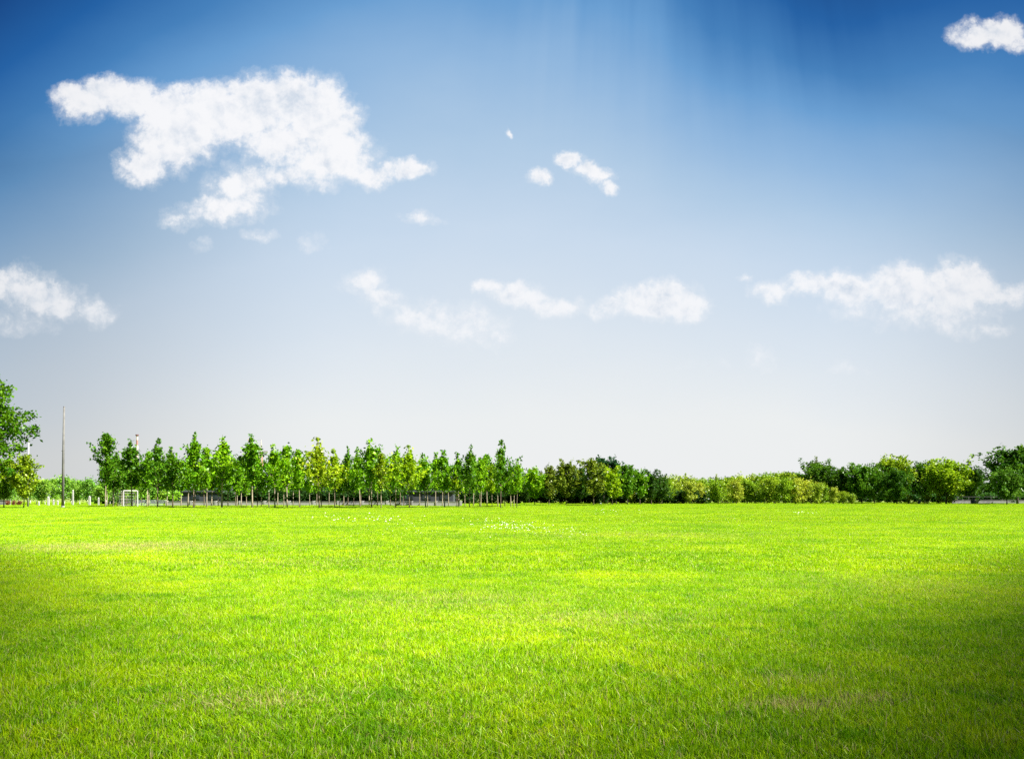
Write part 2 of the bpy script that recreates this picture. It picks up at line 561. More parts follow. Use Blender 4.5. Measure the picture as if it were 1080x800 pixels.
# ------------------------------------------------------------------ grass
rng = np.random.default_rng(7)
def blade_patch(name, size, n, hmin, hmax, wmin, wmax, lean, seg=2, tuft=0.0):
    half = size * .512
    if tuft > 0:
        nt = max(1, int(n / 9))
        tc_ = rng.uniform(-half, half, (nt, 2))
        root = tc_[rng.integers(0, nt, n)] + rng.normal(0, tuft, (n, 2))
        lone = rng.random(n) < .5
        root[lone] = rng.uniform(-half, half, (lone.sum(), 2))
    else:
        root = rng.uniform(-half, half, (n, 2))
    h = rng.uniform(hmin, hmax, n) * (1 + .55 * (rng.random(n) < .06))
    w = rng.uniform(wmin, wmax, n)
    a = rng.uniform(0, 2 * np.pi, n)          # width direction
    la = rng.uniform(0, 2 * np.pi, n)         # lean direction
    lm = np.abs(rng.normal(0, lean, n)) * h
    wd = np.stack([np.cos(a), np.sin(a)], -1)
    ld = np.stack([np.cos(la), np.sin(la)], -1)
    r1, r2 = rng.random(n), rng.random(n)
    V, C = [], []
    levels = [(0, .75), (.5, 1.0), (1.0, 0)] if seg == 2 else [(0, 1), (1, 0)]
    for (t, ws) in levels:
        zz = h * (t - .18 * t * t * np.minimum(1, lm / h))
        ctr = root + ld * (lm * t ** 1.8)[:, None]
        if ws > 0:
            for sgn in (-1, 1):
                p = ctr + wd * (sgn * .5 * w * ws)[:, None]
                V.append(np.concatenate([p, zz[:, None]], 1))
                C.append(np.stack([r1, np.full(n, t), r2, np.ones(n)], -1))
        else:
            V.append(np.concatenate([ctr, zz[:, None]], 1))
            C.append(np.stack([r1, np.full(n, t), r2, np.ones(n)], -1))
    V = np.concatenate(V)
    C = np.concatenate(C)
    V[:, 2] -= .004
    i = np.arange(n)
    if seg == 2:
        T = np.concatenate([np.stack([i, i + n, i + 3 * n], -1), np.stack([i, i + 3 * n, i + 2 * n], -1),
                            np.stack([i + 2 * n, i + 3 * n, i + 4 * n], -1)])
    else:
        T = np.stack([i, i + n, i + 2 * n], -1)
    me = mesh_from(name, V, T, C, M_grass)
    return bpy.data.objects.new(name, me)     # not linked to the scene: only the field object instances it

near = [blade_patch('a_turf', 1.0, 7800, .030, .088, .0034, .0074, .66, 2, .016) for k in range(4)]
mids = [blade_patch('b_turf', 1.5, 4200, .04, .09, .007, .013, .5, 2, .03) for k in range(3)]
fars = [blade_patch('c_turf', 4.0, 5200, .04, .085, .022, .05, .5, 1, .12) for k in range(3)]
tcol = bpy.data.collections.new('turf_patches')
for o in near + mids + fars:
    tcol.objects.link(o)

def make_grass():
    P, R, S, I = [], [], [], []
    def zone(size, y0, y1, idx):
        y = y0 + size / 2
        while y < y1:
            hw = (y + size) * .60 + size * 1.2
            n = int(math.ceil(hw / size))
            for k in range(-n, n + 1):
                xx = k * size
                P.append((xx, y, float(gz(xx, y))))
                R.append((0, 0, (rng.integers(0, 4)) * math.pi / 2 + rng.uniform(-.05, .05)))
                hz = 1.0 + .22 * math.sin(xx * .9 + y * .4) * math.sin(y * .7) + rng.uniform(-.08, .08)
                if y > 126:
                    hz *= 1.6 + 1.2 * math.sin(xx * .31) * math.sin(y * .23 + xx * .05)
                S.append((1.03, 1.03, hz))
                I.append(int(rng.choice(idx)))
            y += size
    zone(1.0, 2.5, 18.5, [0, 1, 2, 3])
    zone(1.5, 18.0, 54.0, [4, 5, 6])
    zone(4.0, 53.5, 262.0, [7, 8, 9])
    me = bpy.data.meshes.new('grass')
    me.from_pydata(P, [], [])
    at = me.attributes.new('rot', 'FLOAT_VECTOR', 'POINT'); at.data.foreach_set('vector', np.array(R, dtype=np.float32).ravel())
    at = me.attributes.new('scl', 'FLOAT_VECTOR', 'POINT'); at.data.foreach_set('vector', np.array(S, dtype=np.float32).ravel())
    at = me.attributes.new('idx', 'INT', 'POINT'); at.data.foreach_set('value', np.array(I, dtype=np.int32))
    o = link('grass', me)
    o['kind'] = 'stuff'
    o['label'] = 'bright yellow green mown grass covering the whole open field'
    o['category'] = 'grass'
    ng = bpy.data.node_groups.new('grass_field', 'GeometryNodeTree')
    ng.interface.new_socket('Geometry', in_out='INPUT', socket_type='NodeSocketGeometry')
    ng.interface.new_socket('Geometry', in_out='OUTPUT', socket_type='NodeSocketGeometry')
    N = ng.nodes
    gi, go = N.new('NodeGroupInput'), N.new('NodeGroupOutput')
    mp = N.new('GeometryNodeMeshToPoints')
    ip = N.new('GeometryNodeInstanceOnPoints')
    ci = N.new('GeometryNodeCollectionInfo')
    ci.inputs['Collection'].default_value = tcol
    ci.inputs['Separate Children'].default_value = True
    ci.inputs['Reset Children'].default_value = True
    ip.inputs['Pick Instance'].default_value = True
    def na(name, t):
        q = N.new('GeometryNodeInputNamedAttribute')
        q.data_type = t
        q.inputs['Name'].default_value = name
        return q.outputs['Attribute']
    L = ng.links
    L.new(gi.outputs[0], mp.inputs['Mesh'])
    L.new(mp.outputs[0], ip.inputs['Points'])
    L.new(ci.outputs[0], ip.inputs['Instance'])
    L.new(na('idx', 'INT'), ip.inputs['Instance Index'])
    L.new(na('rot', 'FLOAT_VECTOR'), ip.inputs['Rotation'])
    L.new(na('scl', 'FLOAT_VECTOR'), ip.inputs['Scale'])
    L.new(ip.outputs[0], go.inputs[0])
    md = o.modifiers.new('field', 'NODES')
    md.node_group = ng
make_grass()

# ------------------------------------------------------------------ trees
def grow(seed, H, z0, R, prof, nl, elev, leaf, nleaf, r0, bark, curve=.25, sig=.32, twigs=3, multi=1, lobes=0.0, gap=0.0, spike=0):
    """trunk mesh (with limbs) and crown mesh (leaf faces) of one tree, base at the origin"""
    rs = np.random.default_rng(seed)
    mb = MB()
    clusters = []
    for st in range(multi):
        lean = rs.normal(0, .02, 2) if multi == 1 else rs.normal(0, .16, 2)
        npt = 8
        tr = []
        wob = np.cumsum(rs.normal(0, .012 * H / 3, (npt, 2)), 0)
        off = rs.normal(0, .12, 2) * (multi > 1)
        for i in range(npt):
            t = i / (npt - 1)
            tr.append((off[0] + wob[i][0] * t + lean[0] * H * t, off[1] + wob[i][1] * t + lean[1] * H * t, H * .97 * t - (.25 if i == 0 else 0)))
        rr = [r0 * (1.25 if i == 0 else 1) * (1 - .86 * i / (npt - 1)) for i in range(npt)]
        mb.tube(tr, rr, 7)
        tr = np.array(tr)
        def at(z):
            return np.array([np.interp(z, tr[:, 2], tr[:, 0]), np.interp(z, tr[:, 2], tr[:, 1]), z])
        ph = rs.uniform(0, 6.28)
        for k in range(nl // multi):
            s = (k + rs.uniform(0, .9)) / (nl // multi)
            z = z0 + (H * (.84 if spike else .96) - z0) * s
            az = ph + k * 2.4 + rs.normal(0, .35)
            L = R * prof(s) * rs.uniform(.72, 1.18) * (1 + lobes * math.sin(2 * az + seed) )
            if rs.random() < gap:
                L *= .45
            el = math.radians(elev) * (1 + rs.normal(0, .22)) + s * .35
            p = at(z)
            pts = [p]
            rad0 = max(.012, r0 * .42 * (1 - .75 * s))
            m = 4
            d = np.array([math.cos(az) * math.cos(el), math.sin(az) * math.cos(el), math.sin(el)])
            for j in range(m):
                d = d + np.array([rs.normal(0, .12), rs.normal(0, .12), curve * .25 + rs.normal(0, .08)])
                d = d / np.linalg.norm(d)
                p = p + d * L / m
                pts.append(p)
            mb.tube(pts, [rad0 * (1 - .8 * j / m) for j in range(m + 1)], 5, False)
            for j in range(1, m + 1):
                clusters.append((pts[j], 1.0 if j < m else .8))
                if j >= 1:
                    clusters.append(((pts[j] + pts[j - 1]) / 2, .8))
            for w in range(twigs):
                j = rs.integers(1, m + 1)
                b = pts[j] if rs.random() < .5 else (pts[j] + pts[j - 1]) / 2
                dd = d * .5 + rs.normal(0, .6, 3) + np.array([0, 0, .12])
                dd /= np.linalg.norm(dd)
                l2 = L * rs.uniform(.22, .45)
                e2 = b + dd * l2
                mb.tube([b, (b + e2) / 2 + rs.normal(0, .03, 3), e2], [rad0 * .4, rad0 * .3, rad0 * .12], 4, False)
                clusters.append((e2, 1.0))
                clusters.append(((b + e2) / 2, .9))
        clusters.append((at(H * .93), .7))
        clusters.append((at(H * .985), .5))
    nsp = 0
    if spike:
        for f_ in np.linspace(.83, .99, 7):
            clusters.append((at(H * f_) + np.append(rs.normal(0, .16, 2) * (1.05 - f_) * 8, 0), 1.5))
            nsp += 1
    ck = np.array([c[0] for c in clusters])
    wk = np.array([c[1] for c in clusters])
    pick = rs.choice(len(ck), nleaf, p=wk / wk.sum())
    # every cluster has its own size and tint, so the crown breaks into clumps
    cs = rs.uniform(.6, 1.35, len(ck))
    if nsp:
        cs[-nsp:] = rs.uniform(.45, .85, nsp)
    ctint = rs.random(len(ck))
    pos = ck[pick] + rs.normal(0, 1, (nleaf, 3)) * (sig * cs[pick])[:, None] * np.array([1, 1, .8])
    pos[:, 2] = np.maximum(pos[:, 2], z0 * .55)
    nrm = rs.normal(0, 1, (nleaf, 3)) + np.array([0, 0, .7])
    nrm /= np.linalg.norm(nrm, axis=1)[:, None]
    a = np.cross(nrm, rs.normal(0, 1, (nleaf, 3)))
    a /= np.linalg.norm(a, axis=1)[:, None]
    b = np.cross(nrm, a)
    sz = leaf * rs.uniform(.6, 1.3, nleaf)[:, None]
    V = np.concatenate([pos - a * sz * .62, pos - b * sz * .40 + a * sz * .05, pos + a * sz * .62 + nrm * sz * .12, pos + b * sz * .40 + a * sz * .05])
    i = np.arange(nleaf)
    Q = np.stack([i, i + nleaf, i + 2 * nleaf, i + 3 * nleaf], -1)
    tint = np.clip(.65 * ctint[pick] + .35 * rs.random(nleaf), 0, 1)
    val = np.clip(.5 * rs.random(nleaf) + .5 * ctint[pick], 0, 1)
    C = np.tile(np.stack([tint, val, rs.random(nleaf), np.ones(nleaf)], -1), (4, 1))
    return mb.mesh('trunk', bark, True), mesh_from('crown', V, Q, C, M_leaf)

PR = {}
cone = lambda s: 1.5 * (1.0 - s) ** 1.45 * (.62 + .9 * min(s, .3)) + .09
oval = lambda s: math.sqrt(max(0, 1 - (2 * s - .75) ** 2 / 1.75)) * .95 + .05
egg = lambda s: 1.1 * (math.sin(math.pi * min(1, s * .90 + .12)) ** .6) * (1 - .55 * s)
PR['young'] = [grow(100 + k, 10.4, 2.9 + .25 * (k % 3), 3.3 + .25 * (k % 4), cone if k % 3 != 1 else egg, 24, 32, .38, 2000, .10 + .012 * (k % 3),
                    M_bark_pale if k % 3 else M_bark_mid, gap=.35, sig=.28, lobes=.2, spike=(k % 4 != 1)) for k in range(9)]
PR['round'] = [grow(200 + k, 10.4, 2.4, 4.6, oval, 30, 26, .54, 3400, .14, M_bark_mid if k % 2 else M_bark_dark, gap=.12, sig=.36) for k in range(5)]
PR['orchard'] = [grow(300 + k, 7.0, .8, 3.9, oval, 24, 34, .42, 2400, .07, M_bark_mid, multi=3, gap=.15, sig=.38) for k in range(5)]
PR['broad'] = [grow(400 + k, 10.5, 2.0, 7.6, lambda s: math.sqrt(max(0, 1 - (1.08 * s - .12) ** 2)), 50, 18, .56, 11000, .24, M_bark_dark, gap=.05, sig=.46, curve=.45, lobes=.06) for k in range(4)]
PR['willow'] = [grow(500 + k, 6.5, 1.3, 3.4, egg, 24, 50, .32, 2600, .11, M_bark_white, multi=1, gap=.1, sig=.36, curve=.1) for k in range(4)]

def tree(name, kind, k, px, d, top, label, rgb, group=None, wide=1.0, rz=None, cat='tree'):
    """a tree whose foot stands at distance d in direction px and whose top reaches row `top`"""
    tm, cm = PR[kind][k % len(PR[kind])]
    x = X(px, d)
    z = float(gz(x, d))
    nat = max(v.co.z for v in cm.vertices[:1]) if False else NAT[(kind, k % len(PR[kind]))]
    h = Zp(top, d) - z
    s = h / nat
    r = thing(name, label, cat, (x, d, z), rz if rz is not None else random.uniform(0, 6.28), (s * wide, s * wide, s), group)
    link('trunk', tm, r)
    c = link('crown', cm, r)
    j = random.uniform(-.10, .10)
    c.color = (rgb[0] * (1 + j), rgb[1] * (1 + j * .6), rgb[2], 1)
    return r
NAT = {}
for kd, lst in PR.items():
    for k, (tm, cm) in enumerate(lst):
        co = np.empty(len(cm.vertices) * 3, dtype=np.float32)
        cm.vertices.foreach_get('co', co)
        NAT[(kd, k)] = float(np.percentile(co[2::3], 99.7))
random.seed(3)

G1, G2, G3, G4 = (.12, .27, .006), (.17, .34, .006), (.08, .19, .007), (.25, .38, .007)
YEL = (.23, .32, .009)
ORD = ['first', 'second', 'third', 'fourth', 'fifth', 'sixth', 'seventh', 'eighth', 'ninth', 'tenth', 'eleventh', 'twelfth', 'thirteenth', 'fourteenth', 'fifteenth',
       'sixteenth', 'seventeenth', 'eighteenth', 'nineteenth', 'twentieth', 'twenty-first', 'twenty-second', 'twenty-third', 'twenty-fourth', 'twenty-fifth',
       'twenty-sixth', 'twenty-seventh', 'twenty-eighth', 'twenty-ninth', 'thirtieth', 'thirty-first', 'thirty-second', 'thirty-third', 'thirty-fourth',
       'thirty-fifth', 'thirty-sixth', 'thirty-seventh', 'thirty-eighth', 'thirty-ninth', 'fortieth', 'forty-first', 'forty-second', 'forty-third']
# front of the young grove: px, distance, top row, variant, width, colour, label
FRONT = [
 (111, 128, 457, 1, .82, G3, 'slender young tree with a tall thin top, leftmost tree of the grove'),
 (124, 140, 484, 3, .80, G1, 'short young tree behind the white goal frames, crown lower than both neighbours'),
 (139, 131, 464, 4, 1.0, G3, 'young tree right beside the striped chimney, dark green crown over the goal frames'),
 (155, 141, 478, 2, .9, G1, 'low young tree filling the gap just right of the chimney'),
 (166, 129, 463, 6, .8, G3, 'narrow young tree with a bare-looking pointed tip, between chimney and the tallest left tree'),
 (182, 133, 472, 3, 1.0, G3, 'airy young tree with sky showing through its flat top, left part of the grove'),
 (204, 128, 457, 0, .85, G1, 'tall spiky young tree with a knotted tip, its paler twin close on its right'),
 (218, 134, 472, 5, .78, G2, 'slim young tree tucked against the right side of the tall spiky one'),
 (234, 129, 462, 2, .98, G2, 'full oval young tree with forked trunk, left of the tree that hides the crane'),
 (250, 142, 488, 1, .9, G1, 'low young tree in the dip left of the crane tree'),
 (266, 127, 459, 4, 1.02, G1, 'tall broad young tree standing in front of the orange crane'),
 (290, 130, 469, 7, .9, G2, 'round-topped young tree first to the right of the crane'),
 (303, 135, 470, 5, .86, G2, 'bright young tree just right of the round-topped one by the crane'),
 (316, 132, 474, 1, .86, G2, 'blunt young tree with yellow-tinged middle, left of the heavy-headed tree'),
 (337, 127, 462, 3, 1.0, YEL, 'heavy-headed young tree with a knot of leaves at its tip and olive yellow lower crown'),
 (353, 133, 474, 6, .9, G4, 'yellow green young tree right of the heavy-headed olive one'),
 (367, 137, 472, 0, .72, G3, 'thin dark young tree with a wispy leader near the middle of the grove'),
 (380, 134, 474, 8, .9, G1, 'dark rounded young tree left of the broad flat-topped one'),
 (392, 128, 464, 7, .98, G2, 'broad flat-topped young tree above a pale forked trunk, middle of the grove'),
 (402, 126, 478, 5, .76, YEL, 'olive yellow young tree in front of the broad flat-topped one'),
 (417, 134, 471, 2, .86, G2, 'young tree with ragged slanting top, left of the lime green one'),
 (432, 127, 470, 3, 1.0, G4, 'brightest lime green young tree with two pale trunks below'),
 (449, 133, 479, 8, .86, G1, 'lower dark young tree right of the lime green one'),
 (469, 131, 475, 4, .94, G1, 'dark triangular young tree left of the two separate pointed ones'),
 (482, 137, 490, 6, .9, G4, 'low pale green young tree between the triangular tree and the first pointed one'),
 (495, 129, 470, 0, .72, G3, 'young tree with a detached leafy head, second last tall one of the grove'),
 (507, 134, 485, 5, .84, G2, 'short young tree between the two pointed ones at the right end of the grove'),
 (519, 137, 489, 1, .74, G4, 'small yellow green young tree close left of the last tall pointed one'),
 (528, 128, 465, 6, .74, G3, 'last tall pointed young tree, thin and open, at the right end of the grove'),
 (542, 139, 491, 2, .66, G3, 'small dark young tree just past the last tall pointed one'),
]
for (px, d, top, k, w, rgb, lab) in FRONT:
    tree('young_tree', 'young', k, px, d, top, lab, rgb, wide=w, group='young trees along the front of the grove')
# rear rows of the grove: alike, mostly trunks between the front ones
for i in range(56):
    px = 112 + i * 7.9 + random.uniform(-2.5, 2.5)
    d = random.choice([138, 145, 152, 158]) + random.uniform(-2, 2)
    tree('young_tree', 'young', random.randrange(9), px, d, random.uniform(476, 492), 'young tree in the rear rows of the grove, pale trunk seen between the front trees',
         random.choice([G1, G3, G2]), group='young trees in the rear rows of the grove', wide=random.uniform(.75, .95))

# rounder dark trees right of the grove
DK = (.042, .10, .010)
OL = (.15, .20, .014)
MID = [
 (553, 175, 507, 1, .8, DK, 'low dark tree in the dip right of the grove'),
 (564, 172, 493, 0, .86, G2, 'first of the round trees right of the grove, airy with clear stems'),
 (579, 176, 491, 1, .86, OL, 'second round tree right of the grove, slightly olive, flat topped'),
 (597, 170, 485, 2, .98, OL, 'olive round tree with peaked top, left of the highest dark pair'),
 (613, 180, 493, 4, .9, DK, 'dark round tree in the saddle left of the highest round crown'),
 (626, 170, 484, 3, .96, OL, 'olive brown tree in front of the two highest dark crowns'),
 (637, 196, 482, 0, .86, (.03, .10, .03), 'left of the two bluish dark crowns rising highest behind the olive tree'),
 (650, 196, 482, 2, .76, (.03, .10, .03), 'right of the two bluish dark crowns rising highest behind the olive tree'),
 (646, 172, 491, 1, .9, G4, 'light green round tree below the right bluish crown'),
 (662, 178, 490, 4, .88, G3, 'dark green round tree stepping down to the right from the highest crowns'),
 (675, 182, 495, 3, .88, G1, 'rounded tree with a bright left side halfway down the descending line'),
 (687, 186, 495, 1, .9, DK, 'brownish dark tree at the right end of the descending line of round trees'),
 (698, 196, 500, 2, .9, DK, 'last and smallest round tree before the olive orchard'),
]
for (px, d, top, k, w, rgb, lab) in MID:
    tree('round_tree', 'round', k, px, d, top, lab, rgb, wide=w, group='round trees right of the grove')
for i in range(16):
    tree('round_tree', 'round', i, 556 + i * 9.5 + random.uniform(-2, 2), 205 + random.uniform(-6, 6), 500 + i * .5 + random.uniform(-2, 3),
         'dark tree standing behind the round trees', DK, group='dark trees behind the round trees')
# olive-yellow orchard
OG = [(.29, .38, .03), (.24, .34, .02), (.34, .40, .04), (.19, .31, .015)]
def otop(px):
    return float(np.interp(px, [600, 640, 660, 700, 722, 740, 770, 800, 830, 850, 870, 885, 900], [514, 508, 508, 507, 504, 508, 507, 504, 503, 507, 512, 517, 523]))
i = 0
px = 604
while px < 903:
    first = px > 880
    tree('orchard_tree', 'orchard', i, px, 206 + random.uniform(-5, 5), otop(px) + random.uniform(-2.5, 2.5), 'low bushy olive tree, %s from the left in the front row of the orchard' % ORD[i],
         random.choice(OG), group='bushy trees in the front row of the orchard', wide=random.uniform(.95, 1.25))
    px += random.uniform(8.5, 11.5)
    i += 1
for i in range(24):
    px = 650 + i * 9.8
    tree('orchard_tree', 'orchard', i, px, 226 + random.uniform(-4, 4), otop(px) - 3.5 + random.uniform(-2.5, 2), 'bushy olive green tree in the rear row of the orchard',
         random.choice(OG), group='bushy trees in the rear row of the orchard', wide=1.1)
for i, (px, top) in enumerate([(724, 499), (756, 500)]):
    tree('orchard_tree', 'young', 6 + i, px, 224, top, ['thin straggly tree poking up at the left end of the orchard', 'thin straggly tree poking up above the orchard where it is lowest'][i], (.17, .24, .04), wide=.7)
for i, (px, top) in enumerate([(768, 503), (785, 504), (802, 501), (818, 500), (832, 498), (846, 499)]):
    tree('round_tree', 'round', i, px, 262, top, 'dark green crown rising behind the right half of the orchard', G3 if i % 2 else DK, group='dark crowns behind the orchard', wide=1.3)
# broad trees on the right
BT = [
 (862, 222, 486, 0, .92, (.065, .15, .010), 'leftmost broad tree of the right-hand row, dark, above the end of the orchard'),
 (885, 216, 492, 1, .85, (.055, .13, .008), 'low dark broad tree second in the right-hand row'),
 (909, 212, 489, 2, .85, (.075, .18, .010), 'mid green broad tree third in the right-hand row, dark trunk below'),
 (922, 220, 490, 3, .72, (.06, .14, .008), 'dark broad tree squeezed left of the tall yellow-topped one'),
 (943, 226, 481, 3, .98, (.21, .31, .012), 'broad tree with a yellow green dome, highest in the middle of the right-hand row'),
 (946, 208, 494, 0, .85, (.06, .15, .010), 'dark low broad tree in front of the yellow green dome'),
 (975, 224, 487, 2, .80, (.07, .165, .010), 'dark broad tree behind and left of the large bright one'),
 (998, 210, 484, 1, 1.22, (.22, .34, .012), 'large bright yellow green broad tree at the right end of the row before the gap'),
 (1024, 226, 492, 3, .85, (.045, .11, .010), 'dark narrow tree hidden in the gap right of the large bright one'),
 (1073, 204, 470, 2, 1.12, (.055, .13, .010), 'tallest dark tree at the right edge of the field'),
 (1062, 190, 493, 0, .85, (.10, .21, .020), 'lighter green spreading tree in front of the tall dark one at the right edge'),
]
for (px, d, top, k, w, rgb, lab) in BT:
    tree('broad_tree', 'broad', k, px, d, top, lab, rgb, wide=w, group='broad trees in the right-hand row')
tree('bare_tree', 'young', 7, 861, 236, 482, 'thin bare-twigged treetop sticking out above the leftmost broad tree', (.10, .14, .06), wide=.75)
# background belt
for i in range(26):
    px = 850 + i * 9.5
    tree('background_tree', 'round', i, px, 275 + random.uniform(-6, 6), 508 + random.uniform(-3, 3), 'dark tree in the belt behind the right-hand broad trees', DK if i % 3 else G3, group='dark belt behind the broad trees', wide=1.5)
LG = [(.20, .38, .03), (.17, .34, .04), (.24, .40, .04)]
for i in range(15):
    px = 2 + i * 9.2 + random.uniform(-1.5, 1.5)
    top = float(np.interp(px, [0, 30, 62, 80, 95, 105, 130], [506, 508, 500, 505, 503, 511, 514])) + random.uniform(-1, 2)
    tree('pale_green_tree', 'willow', i, px, 176 + random.uniform(-5, 5), top, 'light green feathery tree, %s from the left in the row behind the tall pole' % ORD[i], LG[i % 3],
         group='light green trees behind the tall pole', wide=1.05)
for i in range(13):
    px = -4 + i * 12
    tree('pale_green_tree', 'willow', i + 1, px, 200 + random.uniform(-5, 5), 508 + random.uniform(-2, 4), 'light green tree in the second row behind the tall pole', LG[(i + 1) % 3],
         group='second row of light green trees behind the pole', wide=1.4)
for i in range(34):
    px = 108 + i * 14.2
    tree('background_tree', 'round', i, px, 262 + random.uniform(-8, 8), 508 + random.uniform(-3, 4), 'tree in the distant belt glimpsed between the grove trunks', G3 if px > 190 else LG[1],
         group='distant belt behind the grove', wide=1.5)
# low bushes in front of the belt so no bare horizon shows
SB = [grow(600 + k, 2.6, .15, 2.2, egg, 18, 45, .34, 1500, .05, M_bark_dark, multi=4, sig=.34) for k in range(3)]
PR['bush'] = SB
for k, (tm, cm) in enumerate(SB):
    co = np.empty(len(cm.vertices) * 3, dtype=np.float32)
    cm.vertices.foreach_get('co', co)
    NAT[('bush', k)] = float(np.percentile(co[2::3], 99.7))
for i in range(62):
    px = 178 + i * 9.2
    near_ = 240 < px < 425 or px > 485
    tree('dark_bush', 'bush', i, px, (206 if near_ else 244) + random.uniform(-3, 3), 516 + random.uniform(-2.5, 2), 'dark bush behind the trunks of the grove and round trees', (.03, .075, .015),
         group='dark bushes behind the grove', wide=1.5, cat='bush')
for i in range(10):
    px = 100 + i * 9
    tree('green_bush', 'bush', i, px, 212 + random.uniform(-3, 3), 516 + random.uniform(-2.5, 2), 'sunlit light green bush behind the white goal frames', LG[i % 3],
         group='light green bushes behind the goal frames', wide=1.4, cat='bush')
for i in range(38):
    px = 735 + i * 9.6
    tree('dark_bush', 'bush', i, px, 246, 520 + random.uniform(-1.5, 1.5), 'dark bush behind the orchard and broad trees', (.04, .11, .02), group='dark bushes behind the broad trees', wide=1.6, cat='bush')
for i, px in enumerate([978, 990, 1001, 958]):
    tree('pale_bush', 'bush', i, px, 214, 520, 'pale yellow bush under the large bright broad tree', (.30, .36, .04), group='pale bushes under the broad trees', wide=.7, cat='bush')
for i, px in enumerate([8, 14, 20]):
    tree('brown_bush', 'bush', i, px, 160, 527.5, 'low reddish brown bush near the left edge', (.22, .09, .05), group='reddish brown bushes near the left edge', wide=1.1, cat='bush')

# near tree at the left edge
PR['big'] = [grow(720, 13.0, 3.2, 6.4, lambda s: math.sqrt(max(0, 1 - (1.3 * s - .25) ** 2)), 60, 20, .30, 46000, .26, M_bark_mid, gap=.1, sig=.34, curve=.35, twigs=6)]
co = np.empty(len(PR['big'][0][1].vertices) * 3, dtype=np.float32)
PR['big'][0][1].vertices.foreach_get('co', co)
NAT[('big', 0)] = float(np.percentile(co[2::3], 99.7))
tree('large_tree', 'big', 0, -42, 82, 394, 'large dark green tree reaching in from the left edge, nearest tree', (.07, .17, .006), rz=.6, wide=1.04)
tree('small_tree', 'round', 2, 4, 126, 480, 'small yellow green tree under the big tree at the left edge, brown trunk', (.14, .25, .008), wide=.9)
tree('small_tree', 'round', 1, 25, 124, 479, 'small spreading yellow tree left of the tall pole, thin brown trunk', (.21, .30, .010), wide=.95, rz=1.0)

# ------------------------------------------------------------------ poles, goals, fences
t = thing('utility_pole', 'tall slim concrete pole standing alone left of the grove', 'pole', (X(66.2, 128), 128, float(gz(X(66, 128), 128))))
h = Zp(430, 128)
link('shaft', MB().tube([(0, 0, -.3), (.08, 0, h * .5), (.20, 0, h)], [.20, .165, .125], 14).mesh('shaft', M_conc, True), t)
link('base_collar', MB().tube([(0, 0, -.05), (0, 0, .25)], [.27, .25], 14).mesh('base_collar', M_stone), t)
link('top_cap', MB().tube([(.20, 0, h), (.20, 0, h + .12)], [.14, .10], 10).mesh('top_cap', M_darkc), t)
b = MB()
for zz in (h * .30, h * .56):
    b.tube([(.05, 0, zz), (.05, 0, zz + .09)], [.20, .20], 12)
link('clamp_band', b.mesh('clamp_band', M_darkc), t)

t = thing('white_pole', 'thin whitewashed pole partly hidden by the small yellow tree at the left', 'pole', (X(29.5, 134), 134, 0))
h = Zp(466, 134)
link('shaft', MB().tube([(0, 0, -.3), (0, 0, h * .45), (.05, 0, h * .46), (.12, 0, h)], [.15, .14, .09, .06], 12).mesh('shaft', M_white, True), t)
link('top_cap', MB().tube([(.12, 0, h), (.12, 0, h + .1)], [.08, .07], 10).mesh('top_cap', M_darkc), t)

def goal(px0, px1, d, label, rz):
    w = X(px1, d) - X(px0, d)
    t = thing('football_goal', label, 'goal', (X((px0 + px1) / 2, d), d, float(gz(X(px0, d), d))), rz, group='white goal frames')
    H = 2.55
    W2 = 1.5
    for sgn in (-1, 1):
        link('post', MB().box((sgn * W2, 0, H / 2 - .05), (.16, .16, H + .1)).mesh('post', M_white), t)
        link('back_stay', MB().tube([(sgn * W2, .08, H - .08), (sgn * W2, .5, H - .35), (sgn * W2, .9, 0)], [.05, .05, .05], 8).mesh('back_stay', M_white), t)
    nb_ = MB()
    for q in range(17):
        xx = -W2 + 2 * W2 * q / 16
        nb_.tube([(xx, .02, H - .05), (xx, .5, H - .4), (xx, .9, .02)], [.012] * 3, 3, False)
    for (yy, zz) in ((.25, H - .2), (.5, H - .4), (.6, 1.7), (.7, 1.2), (.8, .7), (.87, .3)):
        nb_.tube([(-W2, yy, zz), (W2, yy, zz)], [.012] * 2, 3, False)
    link('net', nb_.mesh('net', M_white), t)
    link('crossbar', MB().box((0, 0, H - .02), (W2 * 2 - .17, .14, .14)).mesh('crossbar', M_white), t)
    link('ground_bar', MB().tube([(-W2, .9, .05), (W2, .9, .05)], [.05, .05], 8).mesh('ground_bar', M_white), t)
goal(133.5, 141.5, 136, 'white goal frame with squared crossbar, right one of the two under the left grove trees', math.radians(72))
goal(123, 128, 142, 'white goal frame seen edge-on, left one of the two under the left grove trees', math.radians(80))

# low white wall behind the grove
d = 163
x0, x1 = X(176, d), X(486, d)
t = thing('low_wall', 'low white wall running behind the trunks of the grove', 'wall', ((x0 + x1) / 2, d, 0))
link('wall_body', MB().box((0, 0, .34), (x1 - x0, .25, .78)).mesh('wall_body', M_wall_white), t)
link('coping', MB().box((0, 0, .76), (x1 - x0 + .1, .36, .06)).mesh('coping', M_white), t)
n = 13
for k in range(n):
    link('pier', MB().box((x0 + (x1 - x0) * k / (n - 1) - (x0 + x1) / 2, 0, .44), (.42, .42, 1.0)).mesh('pier', M_wall_white), t)
